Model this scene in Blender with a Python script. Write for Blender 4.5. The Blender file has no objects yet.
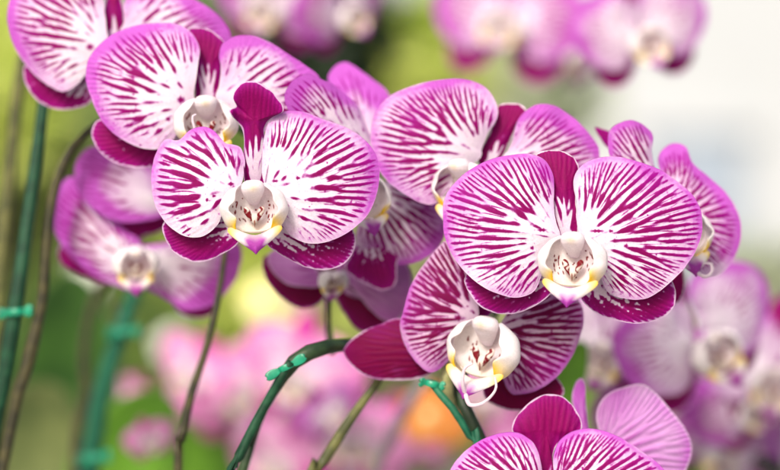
import bpy, math, random
import numpy as np
from mathutils import Matrix, Vector, Euler

R_ = math.radians
scene = bpy.context.scene
COL = scene.collection
random.seed(7)

# ------------------------------------------------------------------ camera
CAM_D = 0.85            # distance camera - plane of sharp focus
SPAN = 0.36             # sensor / focal length
def at(px, py, Y=0.0):
    """point of the photograph (780 x 470) at depth Y behind the focus plane"""
    w = SPAN * (CAM_D + Y)
    return np.array([(px - 390.0) / 780.0 * w, Y, (235.0 - py) / 780.0 * w])
def unit(Y=0.0):        # metres per photo pixel at depth Y
    return SPAN * (CAM_D + Y) / 780.0

cam = bpy.data.cameras.new('camera')
cam.lens = 100; cam.sensor_width = 36
cam.clip_start = 0.01; cam.clip_end = 200
cam.dof.use_dof = True
cam.dof.focus_distance = CAM_D - 0.001
cam.dof.aperture_fstop = 3.3
cam_o = bpy.data.objects.new('camera', cam)
cam_o.location = (0, -CAM_D, 0); cam_o.rotation_euler = (R_(90), 0, 0)
COL.objects.link(cam_o); scene.camera = cam_o

# ------------------------------------------------------------------ light
SUN_EL, SUN_AZ = 38, -20          # azimuth measured from behind the camera, minus = from the left
world = bpy.data.worlds.new('World'); scene.world = world
world.use_nodes = True
nt = world.node_tree
bg = nt.nodes['Background']
sky = nt.nodes.new('ShaderNodeTexSky')
sky.sky_type = 'NISHITA'; sky.sun_disc = False
sky.sun_elevation = R_(SUN_EL); sky.sun_rotation = R_(180 - SUN_AZ)
sky.air_density = 0.8; sky.dust_density = 6.0; sky.ozone_density = 0.6
nt.links.new(sky.outputs[0], bg.inputs[0])
bg.inputs[1].default_value = 0.105
sun = bpy.data.lights.new('sun', 'SUN')
sun.energy = 1.5; sun.angle = R_(10); sun.color = (1.0, 0.965, 0.91)
sun_o = bpy.data.objects.new('sun', sun)
sun_dir = Vector((math.sin(R_(SUN_AZ)) * math.cos(R_(SUN_EL)), -math.cos(R_(SUN_AZ)) * math.cos(R_(SUN_EL)), math.sin(R_(SUN_EL))))
sun_o.rotation_euler = (-sun_dir).to_track_quat('-Z', 'Y').to_euler()
sun_o.location = (0, 0, 3)
COL.objects.link(sun_o)
scene.view_settings.view_transform = 'Standard'
scene.view_settings.look = 'None'
scene.view_settings.exposure = 1.06
scene.view_settings.gamma = 1.0
scene.view_settings.use_curve_mapping = False
scene.render.engine = 'CYCLES'
scene.cycles.use_denoising = True
scene.cycles.max_bounces = 10
scene.cycles.diffuse_bounces = 6
scene.cycles.transmission_bounces = 6

# ------------------------------------------------------------------ materials
def mat_new(name):
    m = bpy.data.materials.new(name); m.use_nodes = True
    t = m.node_tree
    return m, t, t.nodes['Principled BSDF'], t.nodes['Material Output']
def nd(t, kind, **kw):
    n = t.nodes.new(kind)
    for k, v in kw.items(): setattr(n, k, v)
    return n
def mix(t, fac, a, b):
    n = nd(t, 'ShaderNodeMix', data_type='RGBA')
    for sock, val in ((n.inputs[0], fac), (n.inputs[6], a), (n.inputs[7], b)):
        if hasattr(val, 'links'): t.links.new(val, sock)
        else: sock.default_value = val if isinstance(val, float) else (*val, 1.0)
    return n.outputs[2]
def attr(t, name):
    return nd(t, 'ShaderNodeAttribute', attribute_name=name).outputs['Fac']
def ramp(t, val, a, b, lo=0.0, hi=1.0, smooth=True):
    n = nd(t, 'ShaderNodeMapRange', interpolation_type='SMOOTHSTEP' if smooth else 'LINEAR')
    t.links.new(val, n.inputs[0])
    for i, v in enumerate((a, b, lo, hi)): n.inputs[1 + i].default_value = v
    return n.outputs[0]
def noise(t, scale, detail=3.0, rough=0.55, coord='Object'):
    c = nd(t, 'ShaderNodeTexCoord'); n = nd(t, 'ShaderNodeTexNoise')
    n.inputs['Scale'].default_value = scale; n.inputs['Detail'].default_value = detail; n.inputs['Roughness'].default_value = rough
    t.links.new(c.outputs[coord], n.inputs['Vector'])
    return n.outputs['Fac']
def scale_col(t, col, fac):
    n = nd(t, 'ShaderNodeVectorMath', operation='SCALE')
    t.links.new(col, n.inputs[0]); t.links.new(fac, n.inputs['Scale'])
    return n.outputs[0]
def bump(t, p, h, strength, dist):
    b = nd(t, 'ShaderNodeBump'); b.inputs['Strength'].default_value = strength; b.inputs['Distance'].default_value = dist
    t.links.new(h, b.inputs['Height']); t.links.new(b.outputs[0], p.inputs['Normal'])
    return b.outputs[0]

def tissue(name, white, lilac, crimson, violet, trans=0.22, grain=0.55):
    m, t, p, out = mat_new(name)
    lil, yel, red = attr(t, 'lilac'), attr(t, 'yellow'), attr(t, 'red')
    # ragged stripe edges: the stored stripe field plus fine noise, then a narrow threshold
    add = nd(t, 'ShaderNodeMath', operation='MULTIPLY_ADD')
    t.links.new(noise(t, 1700, 3.0, 0.7), add.inputs[0]); add.inputs[1].default_value = 0.22
    t.links.new(attr(t, 'magenta'), add.inputs[2])
    mg = ramp(t, add.outputs[0], 0.50, 0.76)
    halo = ramp(t, attr(t, 'magenta'), 0.30, 0.56, 0.0, 0.50)
    core = ramp(t, add.outputs[0], 0.60, 0.90)
    vein = ramp(t, attr(t, 'vein'), 0.15, 0.85, 1.10, 0.93, False)
    c = mix(t, lil, white, lilac)
    c = mix(t, halo, c, lilac)
    c = mix(t, yel, c, (0.93, 0.70, 0.03))
    edge = tuple(0.55 * a + 0.45 * b for a, b in zip(violet, lilac))
    dark = mix(t, lil, crimson, violet)
    c = mix(t, mg, c, scale_col(t, mix(t, core, mix(t, 0.6, dark, edge), dark), vein))
    c = mix(t, red, c, (0.22, 0.012, 0.022))
    c = scale_col(t, c, ramp(t, noise(t, 160, 4.0), 0.3, 0.7, 0.93, 1.05, False))
    c = scale_col(t, c, ramp(t, noise(t, 1500, 2.0), 0.3, 0.7, 0.93, 1.06, False))
    t.links.new(c, p.inputs['Base Color'])
    p.inputs['Roughness'].default_value = 0.52
    p.inputs['Specular IOR Level'].default_value = 0.10
    nrm = bump(t, p, noise(t, 1300, 4.0, 0.65), grain, 0.0005)
    tr = nd(t, 'ShaderNodeBsdfTranslucent'); t.links.new(c, tr.inputs[0]); t.links.new(nrm, tr.inputs['Normal'])
    ms = nd(t, 'ShaderNodeMixShader'); ms.inputs[0].default_value = trans
    t.links.new(p.outputs[0], ms.inputs[1]); t.links.new(tr.outputs[0], ms.inputs[2])
    t.links.new(ms.outputs[0], out.inputs[0])
    return m
M = {}
M['tissue'] = tissue('orchid_tissue', (0.70, 0.63, 0.69), (0.45, 0.092, 0.47), (0.200, 0.0002, 0.074), (0.285, 0.003, 0.22))
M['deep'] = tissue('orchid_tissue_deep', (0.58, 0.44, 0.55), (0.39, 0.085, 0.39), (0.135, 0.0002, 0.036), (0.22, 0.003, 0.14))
M['pink'] = tissue('orchid_tissue_pink', (0.78, 0.58, 0.69), (0.66, 0.16, 0.48), (0.52, 0.03, 0.30), (0.54, 0.06, 0.37))
M['lip'] = tissue('orchid_lip_tissue', (0.90, 0.88, 0.865), (0.46, 0.07, 0.50), (0.25, 0.0015, 0.07), (0.33, 0.010, 0.22), 0.5, 0.12)

def plain(name, a, b, scale, rough=0.55, spec=0.4, trans=0.0, bump_s=0.0, detail=4.0, lo=0.35, hi=0.65, coat=0.0):
    m, t, p, out = mat_new(name)
    n = noise(t, scale, detail)
    c = mix(t, ramp(t, n, lo, hi), a, b)
    t.links.new(c, p.inputs['Base Color'])
    p.inputs['Roughness'].default_value = rough; p.inputs['Specular IOR Level'].default_value = spec
    p.inputs['Coat Weight'].default_value = coat
    if bump_s: bump(t, p, noise(t, scale * 4), 0.5, bump_s)
    if trans:
        tr = nd(t, 'ShaderNodeBsdfTranslucent'); t.links.new(c, tr.inputs[0])
        ms = nd(t, 'ShaderNodeMixShader'); ms.inputs[0].default_value = trans
        t.links.new(p.outputs[0], ms.inputs[1]); t.links.new(tr.outputs[0], ms.inputs[2]); t.links.new(ms.outputs[0], out.inputs[0])
    M[name] = m
    return m
plain('stem_green', (0.007, 0.021, 0.007), (0.020, 0.044, 0.014), 90, 0.5, 0.4, bump_s=0.0004)
plain('stem_brown', (0.020, 0.019, 0.008), (0.055, 0.048, 0.016), 120, 0.55, 0.35, bump_s=0.0004)
plain('stem_olive', (0.05, 0.055, 0.018), (0.12, 0.12, 0.035), 120, 0.55, 0.35, bump_s=0.0004)
plain('stem_mauve', (0.16, 0.12, 0.15), (0.26, 0.22, 0.23), 90, 0.6, 0.3)
plain('pedicel_pale', (0.30, 0.30, 0.12), (0.42, 0.40, 0.20), 150, 0.5, 0.35, trans=0.1)
plain('stake_teal', (0.005, 0.070, 0.036), (0.012, 0.12, 0.062), 140, 0.55, 0.25, bump_s=0.0003)
plain('stake_dark', (0.004, 0.030, 0.014), (0.010, 0.058, 0.026), 140, 0.55, 0.25, bump_s=0.0003)
plain('clip_green', (0.002, 0.16, 0.085), (0.005, 0.24, 0.13), 200, 0.35, 0.5, coat=0.2)
plain('leaf_olive', (0.07, 0.10, 0.022), (0.17, 0.22, 0.06), 8, 0.5, 0.3, trans=0.2)
plain('leaf_deep', (0.07, 0.19, 0.012), (0.12, 0.28, 0.02), 25, 0.45, 0.4, trans=0.15)
plain('leaf_dark', (0.020, 0.065, 0.010), (0.045, 0.12, 0.018), 25, 0.5, 0.4, trans=0.1)
plain('leaf_grey', (0.08, 0.11, 0.035), (0.15, 0.18, 0.06), 25, 0.5, 0.3, trans=0.15)
plain('leaf_mid', (0.10, 0.18, 0.035), (0.25, 0.36, 0.09), 8, 0.5, 0.4, trans=0.25)
plain('leaf_lime', (0.40, 0.52, 0.08), (0.66, 0.72, 0.20), 8, 0.5, 0.4, trans=0.35)  # sunlit, overexposed look put into the leaf colour
plain('leaf_pale', (0.44, 0.50, 0.22), (0.66, 0.68, 0.38), 6, 0.5, 0.4, trans=0.3)  # paler than real leaves: background brightness painted into the colour
plain('leaf_sage', (0.40, 0.46, 0.31), (0.58, 0.62, 0.46), 6, 0.5, 0.4, trans=0.3)  # strong light on the far plants painted in as pale colour
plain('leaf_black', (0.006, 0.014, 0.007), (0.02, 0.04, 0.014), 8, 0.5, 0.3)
plain('highlight_and_centre', (0.80, 0.78, 0.28), (0.86, 0.84, 0.45), 60, 0.5, 0.3, trans=0.3)  # brightness of yellow bokeh highlights put into colour; also blossom centres
plain('highlight_white', (0.70, 0.76, 0.62), (0.80, 0.82, 0.74), 60, 0.5, 0.3, trans=0.3)  # brightness of whitish bokeh spots put into the colour
plain('orange_petal', (0.70, 0.20, 0.03), (0.74, 0.34, 0.09), 60, 0.5, 0.3, trans=0.3)
plain('soil', (0.22, 0.22, 0.19), (0.36, 0.36, 0.32), 6, 0.9, 0.2)
plain('wall_white', (0.375, 0.40, 0.415), (0.42, 0.44, 0.455), 0.8, 0.9, 0.1)
plain('wall_grey', (0.25, 0.30, 0.36), (0.31, 0.36, 0.42), 1.2, 0.9, 0.1)

# ------------------------------------------------------------------ objects
def tag(o, label=None, cat=None, group=None, kind=None):
    for k, v in (('label', label), ('category', cat), ('group', group), ('kind', kind)):
        if v: o[k] = v
    return o
def empty(name, loc):
    o = bpy.data.objects.new(name, None); o.location = [float(v) for v in loc]
    o.empty_display_size = 0.01
    COL.objects.link(o); return o
def mesh_obj(name, verts, faces, mat, parent=None, attrs=None, smooth=True):
    me = bpy.data.meshes.new(name)
    verts = np.asarray(verts, dtype=np.float32)
    if isinstance(faces, np.ndarray):
        n, k = faces.shape
        me.vertices.add(len(verts)); me.vertices.foreach_set('co', verts.ravel())
        me.loops.add(n * k); me.loops.foreach_set('vertex_index', faces.astype(np.int32).ravel())
        me.polygons.add(n); me.polygons.foreach_set('loop_start', np.arange(0, n * k, k, dtype=np.int32))
        me.update(calc_edges=True); me.validate()
    else:
        me.from_pydata(verts.tolist(), [], faces); me.update()
    for k_, v in (attrs or {}).items():
        a = me.attributes.new(k_, 'FLOAT', 'POINT'); a.data.foreach_set('value', np.asarray(v, dtype=np.float32))
    me.polygons.foreach_set('use_smooth', np.full(len(me.polygons), smooth, dtype=bool))
    me.materials.append(mat)
    o = bpy.data.objects.new(name, me)
    COL.objects.link(o)
    if parent: o.parent = parent
    return o
def copy_tree(o, parent=None):
    c = o.copy(); COL.objects.link(c); c.parent = parent
    for ch in list(o.children): copy_tree(ch, c)
    return c
def sstep(a, b, x):
    t = np.clip((x - a) / (b - a), 0, 1); return t * t * (3 - 2 * t)
def catmull(pts, n, closed=True):
    p = np.asarray(pts, float)
    m = len(p); out = []
    segs = m if closed else m - 1
    for i in range(segs):
        if closed: p0, p1, p2, p3 = p[(i - 1) % m], p[i], p[(i + 1) % m], p[(i + 2) % m]
        else: p0, p1, p2, p3 = p[max(i - 1, 0)], p[i], p[i + 1], p[min(i + 2, m - 1)]
        t = np.linspace(0, 1, 24, endpoint=False)[:, None]
        out.append(0.5 * (2 * p1 + (p2 - p0) * t + (2 * p0 - 5 * p1 + 4 * p2 - p3) * t ** 2 + (3 * p1 - p0 - 3 * p2 + p3) * t ** 3))
    c = np.concatenate(out)
    c = np.vstack([c, c[:1] if closed else p[-1:]])
    s = np.concatenate([[0], np.cumsum(np.linalg.norm(np.diff(c[:, :2], axis=0), axis=1))])
    u = np.linspace(0, s[-1], n + 1)[:-1] if closed else np.linspace(0, s[-1], n)
    return np.stack([np.interp(u, s, c[:, k]) for k in range(c.shape[1])], 1)
def samp(g, x, y):
    H, W = g.shape
    x = np.clip(x, 0, W - 1.001); y = np.clip(y, 0, H - 1.001)
    xi = x.astype(np.int32); yi = y.astype(np.int32); fx = x - xi; fy = y - yi
    a = g[yi, xi]; b = g[yi, xi + 1]; c = g[yi + 1, xi]; d = g[yi + 1, xi + 1]
    return (a * (1 - fx) + b * fx) * (1 - fy) + (c * (1 - fx) + d * fx) * fy
def smooth_noise(rng, shape, cell):
    H, W = shape
    g = rng.normal(size=(int(H / cell) + 4, int(W / cell) + 4))
    yy, xx = np.mgrid[0:H, 0:W]
    fx, fy = xx / cell + 1, yy / cell + 1
    xi, yi = fx.astype(int), fy.astype(int)
    tx, ty = fx - xi, fy - yi
    tx = tx * tx * (3 - 2 * tx); ty = ty * ty * (3 - 2 * ty)
    return (g[yi, xi] * (1 - tx) + g[yi, xi + 1] * tx) * (1 - ty) + (g[yi + 1, xi] * (1 - tx) + g[yi + 1, xi + 1] * tx) * ty

def reach(outline, B):
    """distance from the petal's base to its margin, as a function of direction"""
    d = outline - B; ang = np.arctan2(d[:, 1], d[:, 0]); r = np.hypot(d[:, 0], d[:, 1])
    mean = math.atan2(np.mean(np.sin(ang) * r), np.mean(np.cos(ang) * r))
    bins = 180; best = np.full(bins, 1e-3)
    rel = (ang - mean + np.pi) % (2 * np.pi) - np.pi
    k = ((rel + np.pi) / (2 * np.pi) * bins).astype(int) % bins
    np.maximum.at(best, k, r)
    for _ in range(6):                                   # fill and soften
        best = np.maximum(best, 0.5 * (np.roll(best, 1) + np.roll(best, -1)) * 0.98)
    ker = np.array([1, 2, 3, 2, 1]) / 9.0
    best = sum(np.roll(best, j - 2) * ker[j] for j in range(5))
    def f(x, y):
        dx, dy = x - B[0], y - B[1]
        a = (np.arctan2(dy, dx) - mean + np.pi) % (2 * np.pi) - np.pi
        q = (a + np.pi) / (2 * np.pi) * bins - 0.5
        i = np.floor(q).astype(int); fr = q - i
        ext = best[i % bins] * (1 - fr) + best[(i + 1) % bins] * fr
        return np.hypot(dx, dy) / np.maximum(ext, 8.0), a
    return f

def stripe_field(outline, B, lam, seed, f, res=1.6, iters=9, bend=0.0):
    """fan of forking veins that starts at B: noise filtered again and again along and across the vein direction"""
    rng = np.random.default_rng(seed)
    x0, y0 = outline.min(0) - 5; x1, y1 = outline.max(0) + 5
    W, H = int((x1 - x0) * res) + 2, int((y1 - y0) * res) + 2
    yy, xx = np.mgrid[0:H, 0:W].astype(float)
    X, Y = x0 + xx / res, y0 + yy / res
    rho, ang = f(X, Y)
    a = np.arctan2(Y - B[1], X - B[0])
    a = a + 0.13 * smooth_noise(rng, (H, W), 26 * res) + 0.07 * smooth_noise(rng, (H, W), 10 * res) + bend * ang * np.clip(rho, 0, 1)
    cx, cy = np.cos(a), np.sin(a)
    lamf = lam * res * 0.93 * (1.10 - 0.46 * sstep(0.55, 0.98, rho) - 0.30 * sstep(0.35, 1.1, np.abs(ang))) * (1 + 0.20 * smooth_noise(rng, (H, W), 18 * res))
    n = rng.normal(size=(H, W))
    ks = np.arange(-9, 10); wk = np.exp(-(ks / 5.0) ** 2); wk /= wk.sum()
    js = np.arange(-7, 8); gj = np.cos(2 * np.pi * js / 6.0) * np.exp(-(js / 3.6) ** 2); gj -= gj.mean()
    for it in range(iters):
        s1 = sum(w * samp(n, xx + cx * k * (1.6 + 0.9 * (it > 2)), yy + cy * k * (1.6 + 0.9 * (it > 2))) for k, w in zip(ks, wk))
        s2 = sum(g * samp(s1, xx - cy * j * lamf / 6, yy + cx * j * lamf / 6) for j, g in zip(js, gj))
        n = s2 / (s2.std() + 1e-9)
        if it < iters - 1: n = np.tanh(1.25 * n)
    n = np.clip(n * 0.55, -1.2, 1.2)
    lo = np.sin(np.clip(n, -1, 1) * np.pi / 2)
    n = 0.6 * n + 0.4 * lo
    dash = smooth_noise(rng, (H, W), lam * res * 0.95)
    broad = smooth_noise(rng, (H, W), lam * res * 3.2)
    speck = smooth_noise(rng, (H, W), 2.2 * res)
    return (x0, y0, res), n, dash, broad, speck

def petal(name, parent, origin, pts, base, Y, slope=(0, 0), style='petal', mat='tissue', seed=1, lam=7.5, bulge=0.15, wave=1.15, cover=0.0,
          start=0.27, lil=0.85, ldir=(0, -1), nr=78, na=340, centre=None, relief=0.09, fold=0.0, low=0.35, thick=0.00055, curl=0.0, blush=0.10, margin=0.0, marks=()):
    """one petal or sepal: outline in photo pixels, its own depth, tilt, cupping, wavy margin and thickness"""
    rng = np.random.default_rng(seed)
    B = np.array(base, float)
    ol = catmull(pts, na)
    # tiny irregularities of the margin
    th = np.linspace(0, 2 * np.pi, na, endpoint=False)
    c = ol.mean(0) if centre is None else np.array(centre, float)
    jit = sum(rng.normal() * np.cos(k * th + rng.uniform(0, 6.28)) / k ** 0.7 for k in range(4, 30)) * 0.20
    rad0 = np.linalg.norm(ol - c, axis=1)
    ol = c + (ol - c) * (1 + jit / rad0)[:, None]
    rad = np.linalg.norm(ol - c, axis=1)
    t = np.linspace(0, 1, nr + 1)[1:] ** 0.85
    P = c + (ol - c)[None] * t[:, None, None]
    px = np.concatenate([[c[0]], P[..., 0].ravel()]); py = np.concatenate([[c[1]], P[..., 1].ravel()])
    T = np.concatenate([[0], np.repeat(t, na)]); RAD = np.concatenate([[rad.mean()], np.tile(rad, nr)])
    TH = np.concatenate([[0], np.tile(th, nr)])
    e = (1 - T) * RAD
    size = rad.mean()
    f = reach(ol, B)
    rho, ang = f(px, py)
    (x0, y0, res), n, dash, broad, speck = stripe_field(ol, B, lam, seed + 100, f)
    n2 = stripe_field(ol, B, lam * 0.50, seed + 500, f, iters=5)[1] if style == 'petal' and nr > 50 else n * 0
    sx, sy = (px - x0) * res, (py - y0) * res
    s2 = samp(n2, sx, sy)
    s, ds, br, sp = samp(n, sx, sy), samp(dash, sx, sy), samp(broad, sx, sy), samp(speck, sx, sy)
    rimn = 0.8 + 0.8 * np.sin(TH * 7 + seed) * np.sin(TH * 3 + 2 * seed) + 0.5 * np.sin(TH * 17 + seed)
    rim = 1 - sstep(0.3, np.clip(1.3 + rimn, 0.7, 3.0), e)
    dirv = ((px - c[0]) * ldir[0] + (py - c[1]) * ldir[1]) / size
    away = np.clip(np.abs(ang) / 1.25, 0, 1.4)
    lower = sstep(0.0, 1.0, (py - B[1]) / size - 0.05)
    mw = margin if margin else 0.13 * size
    if style == 'petal':
        st = start + 0.10 * away ** 2 + low * 0.45 * lower
        bias = -1.22 + 0.98 * sstep(st - 0.10, st + 0.22, rho) + cover - 0.22 * away ** 2 - low * 0.35 * lower
        bias += ds * (0.15 + 0.34 * (1 - sstep(st, st + 0.35, rho)) + 0.30 * lower * low) + 0.10 * br + 0.08 * sp
        out_ = np.clip(dirv + 0.55, 0, 1)                   # the outer side carries the broad lilac margin
        bias -= 1.05 * (1 - sstep(0.25 * mw, 1.25 * mw, e + 1.2 * br)) * (0.45 + 0.55 * out_) + 0.12 * sstep(0.8, 1.0, rho)
        fine = s2 * 0.95 + bias - 0.82 + 0.52 * away ** 2 + 0.35 * lower * low - 0.35 * (1 - sstep(st, st + 0.2, rho))
        L = lil * (0.70 * np.exp(-np.maximum(e - 0.25 * mw, 0) / (1.1 * mw)) + 0.50 * sstep(0.45, 1.0, rho) ** 1.5) * (0.36 + 0.70 * out_) * (1 + 0.16 * br)
        L += 0.10 * br * sstep(0.3, 0.8, rho) + blush * sstep(0.15, 0.5, rho) + 0.06 * sp * sstep(0.4, 0.7, rho)
        L *= 1 - 0.28 * (1 - sstep(0.5, 3.5, e)) * (0.5 + 0.5 * np.sin(TH * 4 + seed))
    elif style in ('sepal', 'dorsal'):
        bias = -0.75 + cover + (1.95 if style == 'sepal' else 2.8) * sstep(start, start + 0.42, rho)
        bias += 0.30 * ds * (1 - sstep(start + .2, start + .6, rho)) + 0.25 * br + (0.55 * (1 - 0.75 * sstep(start + 0.35, start + 0.75, rho)) if style == 'sepal' else 0.12 * (1 - sstep(4, 16, e))) * sp
        bias -= 1.25 * (1 - sstep(0.8, 6.0 if style == 'sepal' else 3.0, e)) * (0.5 + 0.6 * sstep(-0.5, 1.0, sp)) * (0.8 if style == 'sepal' else 0.6)
        L = lil * (0.85 * np.exp(-e / 6.0) + 0.05) + blush * 1.3 * (1 - sstep(start + 0.1, start + 0.5, rho))
        L *= 1 - 0.5 * rim
    elif style == 'solid':
        bias = 0.9 + 0.12 * s + 0.2 * br - 1.0 * (1 - sstep(0.5, 3.2, e))
        L = lil * (0.7 * np.exp(-e / 6.0) + 0.06) + 0.14 * s + 0.12 * br
    else:                                               # 'back': the pale reverse of a petal
        bias = -1.0 + 0.10 * s + 0.45 * cover
        L = 0.62 * lil + 0.05 * s * sstep(0.2, 0.5, rho) + 0.10 * br + 0.15 * np.exp(-e / 8.0)
        L *= 1 - 0.45 * (1 - sstep(0.5, 3.0, e))
    amp = 1.0 if style == 'petal' else 1.0 - 0.6 * sstep(start + 0.1, start + 0.5, rho)
    v = np.where(rim > 0.45, np.minimum(s * amp + bias, -0.25), s * amp + bias) if style != 'solid' else bias
    if style == 'petal':
        dots = (sp - 1.9) * 0.55 * sstep(st - 0.12, st, rho)
        dots = np.where((rho < st - 0.08) | (rim > 0.3), -1, dots)
        v = np.maximum(v, np.maximum(np.where(rim > 0.45, -1, fine), dots))
    for (mx, my, ml, mr) in marks:
        v = np.maximum(v, 0.9 - 1.2 * np.hypot((px - mx) / ml, (py - my) / mr * (1 + 0.25 * np.sin(px * 1.7 + my))))
    v = np.clip(v, -1, 1)
    mag = 0.5 + 0.5 * v
    # --- depth
    u = unit(Y)
    dep = Y + slope[0] * (px - B[0]) * u + slope[1] * -(py - B[1]) * u
    dep += bulge * size * u * T ** 2
    dep += curl * size * u * sstep(0.55, 1.0, rho) ** 2
    w = sum(rng.normal() * np.cos(k * TH + rng.uniform(0, 6.28)) / k for k in range(2, 8))
    dep += wave * 0.055 * size * u * w * T ** 3
    dep += fold * size * u * np.exp(-(ang / 0.22) ** 2) * sstep(0.05, 0.35, rho) * (1 - sstep(0.6, 1.0, rho))   # channel along the midvein
    dep += relief * 0.001 * (-s) * sstep(0.12, 0.4, rho) * (1 - 0.7 * rim)
    wv = SPAN * (CAM_D + dep)
    V = np.stack([(px - 390) / 780 * wv, dep, (235 - py) / 780 * wv], 1) - np.asarray(origin)
    # --- faces, front and back
    N = len(V)
    idx = 1 + np.arange(nr * na).reshape(nr, na)
    nx = np.roll(idx, -1, 1)
    quads = np.stack([idx[:-1], nx[:-1], nx[1:], idx[1:]], -1).reshape(-1, 4)
    tri = np.stack([np.zeros(na, int), nx[0], idx[0]], -1)
    tri4 = np.stack([tri[:, 0], tri[:, 1], tri[:, 2]], -1)
    Vb = V.copy(); Vb[:, 1] += thick * (1 - 0.55 * T ** 6)
    rimq = np.stack([idx[-1], nx[-1], nx[-1] + N, idx[-1] + N], -1)
    # orientation: signed area of outline decides
    ar = np.sum(ol[:, 0] * np.roll(ol[:, 1], -1) - ol[:, 1] * np.roll(ol[:, 0], -1))
    Q = np.concatenate([quads[:, ::-1], quads + N, rimq])
    Tt = np.concatenate([tri4[:, ::-1], tri4 + N])
    if ar < 0: Q = Q[:, ::-1]; Tt = Tt[:, ::-1]
    allv = np.concatenate([V, Vb])
    me = bpy.data.meshes.new(name)
    me.vertices.add(len(allv)); me.vertices.foreach_set('co', allv.astype(np.float32).ravel())
    nl = Q.size + Tt.size
    me.loops.add(nl); me.loops.foreach_set('vertex_index', np.concatenate([Q.ravel(), Tt.ravel()]).astype(np.int32))
    me.polygons.add(len(Q) + len(Tt))
    ls = np.concatenate([np.arange(len(Q)) * 4, Q.size + np.arange(len(Tt)) * 3]).astype(np.int32)
    me.polygons.foreach_set('loop_start', ls)
    me.update(calc_edges=True)
    me.polygons.foreach_set('use_smooth', np.ones(len(me.polygons), dtype=bool))
    for k_, val in (('magenta', mag), ('lilac', np.clip(L, 0, 1)), ('vein', np.clip(0.5 + 0.45 * s, 0, 1))):
        a = me.attributes.new(k_, 'FLOAT', 'POINT'); a.data.foreach_set('value', np.concatenate([val, val]).astype(np.float32))
    me.materials.append(M[mat])
    o = bpy.data.objects.new(name, me); o.parent = parent
    COL.objects.link(o)
    return o

# ------------------------------------------------------------------ the lip and the column of a flower
def grid_faces(nu, nv, wrap=False):
    idx = np.arange(nu * nv).reshape(nu, nv)
    if wrap:
        b = np.roll(idx, -1, 1)
        return np.stack([idx[:-1], b[:-1], b[1:], idx[1:]], -1).reshape(-1, 4)
    return np.stack([idx[:-1, :-1], idx[:-1, 1:], idx[1:, 1:], idx[1:, :-1]], -1).reshape(-1, 4)
def shell(P, th):
    """thicken a grid nu x nv x 3 into a closed shell"""
    nu, nv = P.shape[:2]
    du = np.gradient(P, axis=0); dv = np.gradient(P, axis=1)
    n = np.cross(du, dv); n /= np.linalg.norm(n, axis=2, keepdims=True) + 1e-9
    F = grid_faces(nu, nv); A = P.reshape(-1, 3); Bk = (P + n * th).reshape(-1, 3); N = len(A)
    idx = np.arange(nu * nv).reshape(nu, nv)
    loop = np.concatenate([idx[0, :-1], idx[:-1, -1], idx[-1, :0:-1], idx[:0:-1, 0]])
    nl = np.roll(loop, -1)
    side = np.stack([nl, loop, loop + N, nl + N], -1)
    return np.concatenate([A, Bk]), np.concatenate([F, F[:, ::-1] + N, side])

def tube_grid(path, rads, seg=10):
    path = np.asarray(path, float); n = len(path)
    tan = np.gradient(path, axis=0); tan /= np.linalg.norm(tan, axis=1, keepdims=True) + 1e-9
    ref = np.array([0.0, 1.0, 0.05]); rows = []
    for i in range(n):
        a = np.cross(tan[i], ref)
        if np.linalg.norm(a) < 1e-3: a = np.cross(tan[i], [1, 0, 0])
        a /= np.linalg.norm(a); b = np.cross(tan[i], a)
        ph = np.linspace(0, 2 * np.pi, seg, endpoint=False)[:, None]
        rows.append(path[i] + rads[i] * (np.cos(ph) * a + np.sin(ph) * b))
    return np.array(rows)
def tube(name, path, rads, mat, parent=None, seg=12, attrs=None):
    G = tube_grid(path, rads, seg); n = len(G)
    V = np.concatenate([G.reshape(-1, 3), G[:1].mean(1), G[-1:].mean(1)])
    F = [tuple(q) for q in grid_faces(n, seg, True)]
    c0, c1 = n * seg, n * seg + 1
    for k in range(seg):
        F.append((c0, (k + 1) % seg, k)); F.append((c1, (n - 1) * seg + k, (n - 1) * seg + (k + 1) % seg))
    at_ = {k: np.full(len(V), v) for k, v in (attrs or {}).items()}
    return mesh_obj(name, V, F, mat, parent, at_)

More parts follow.
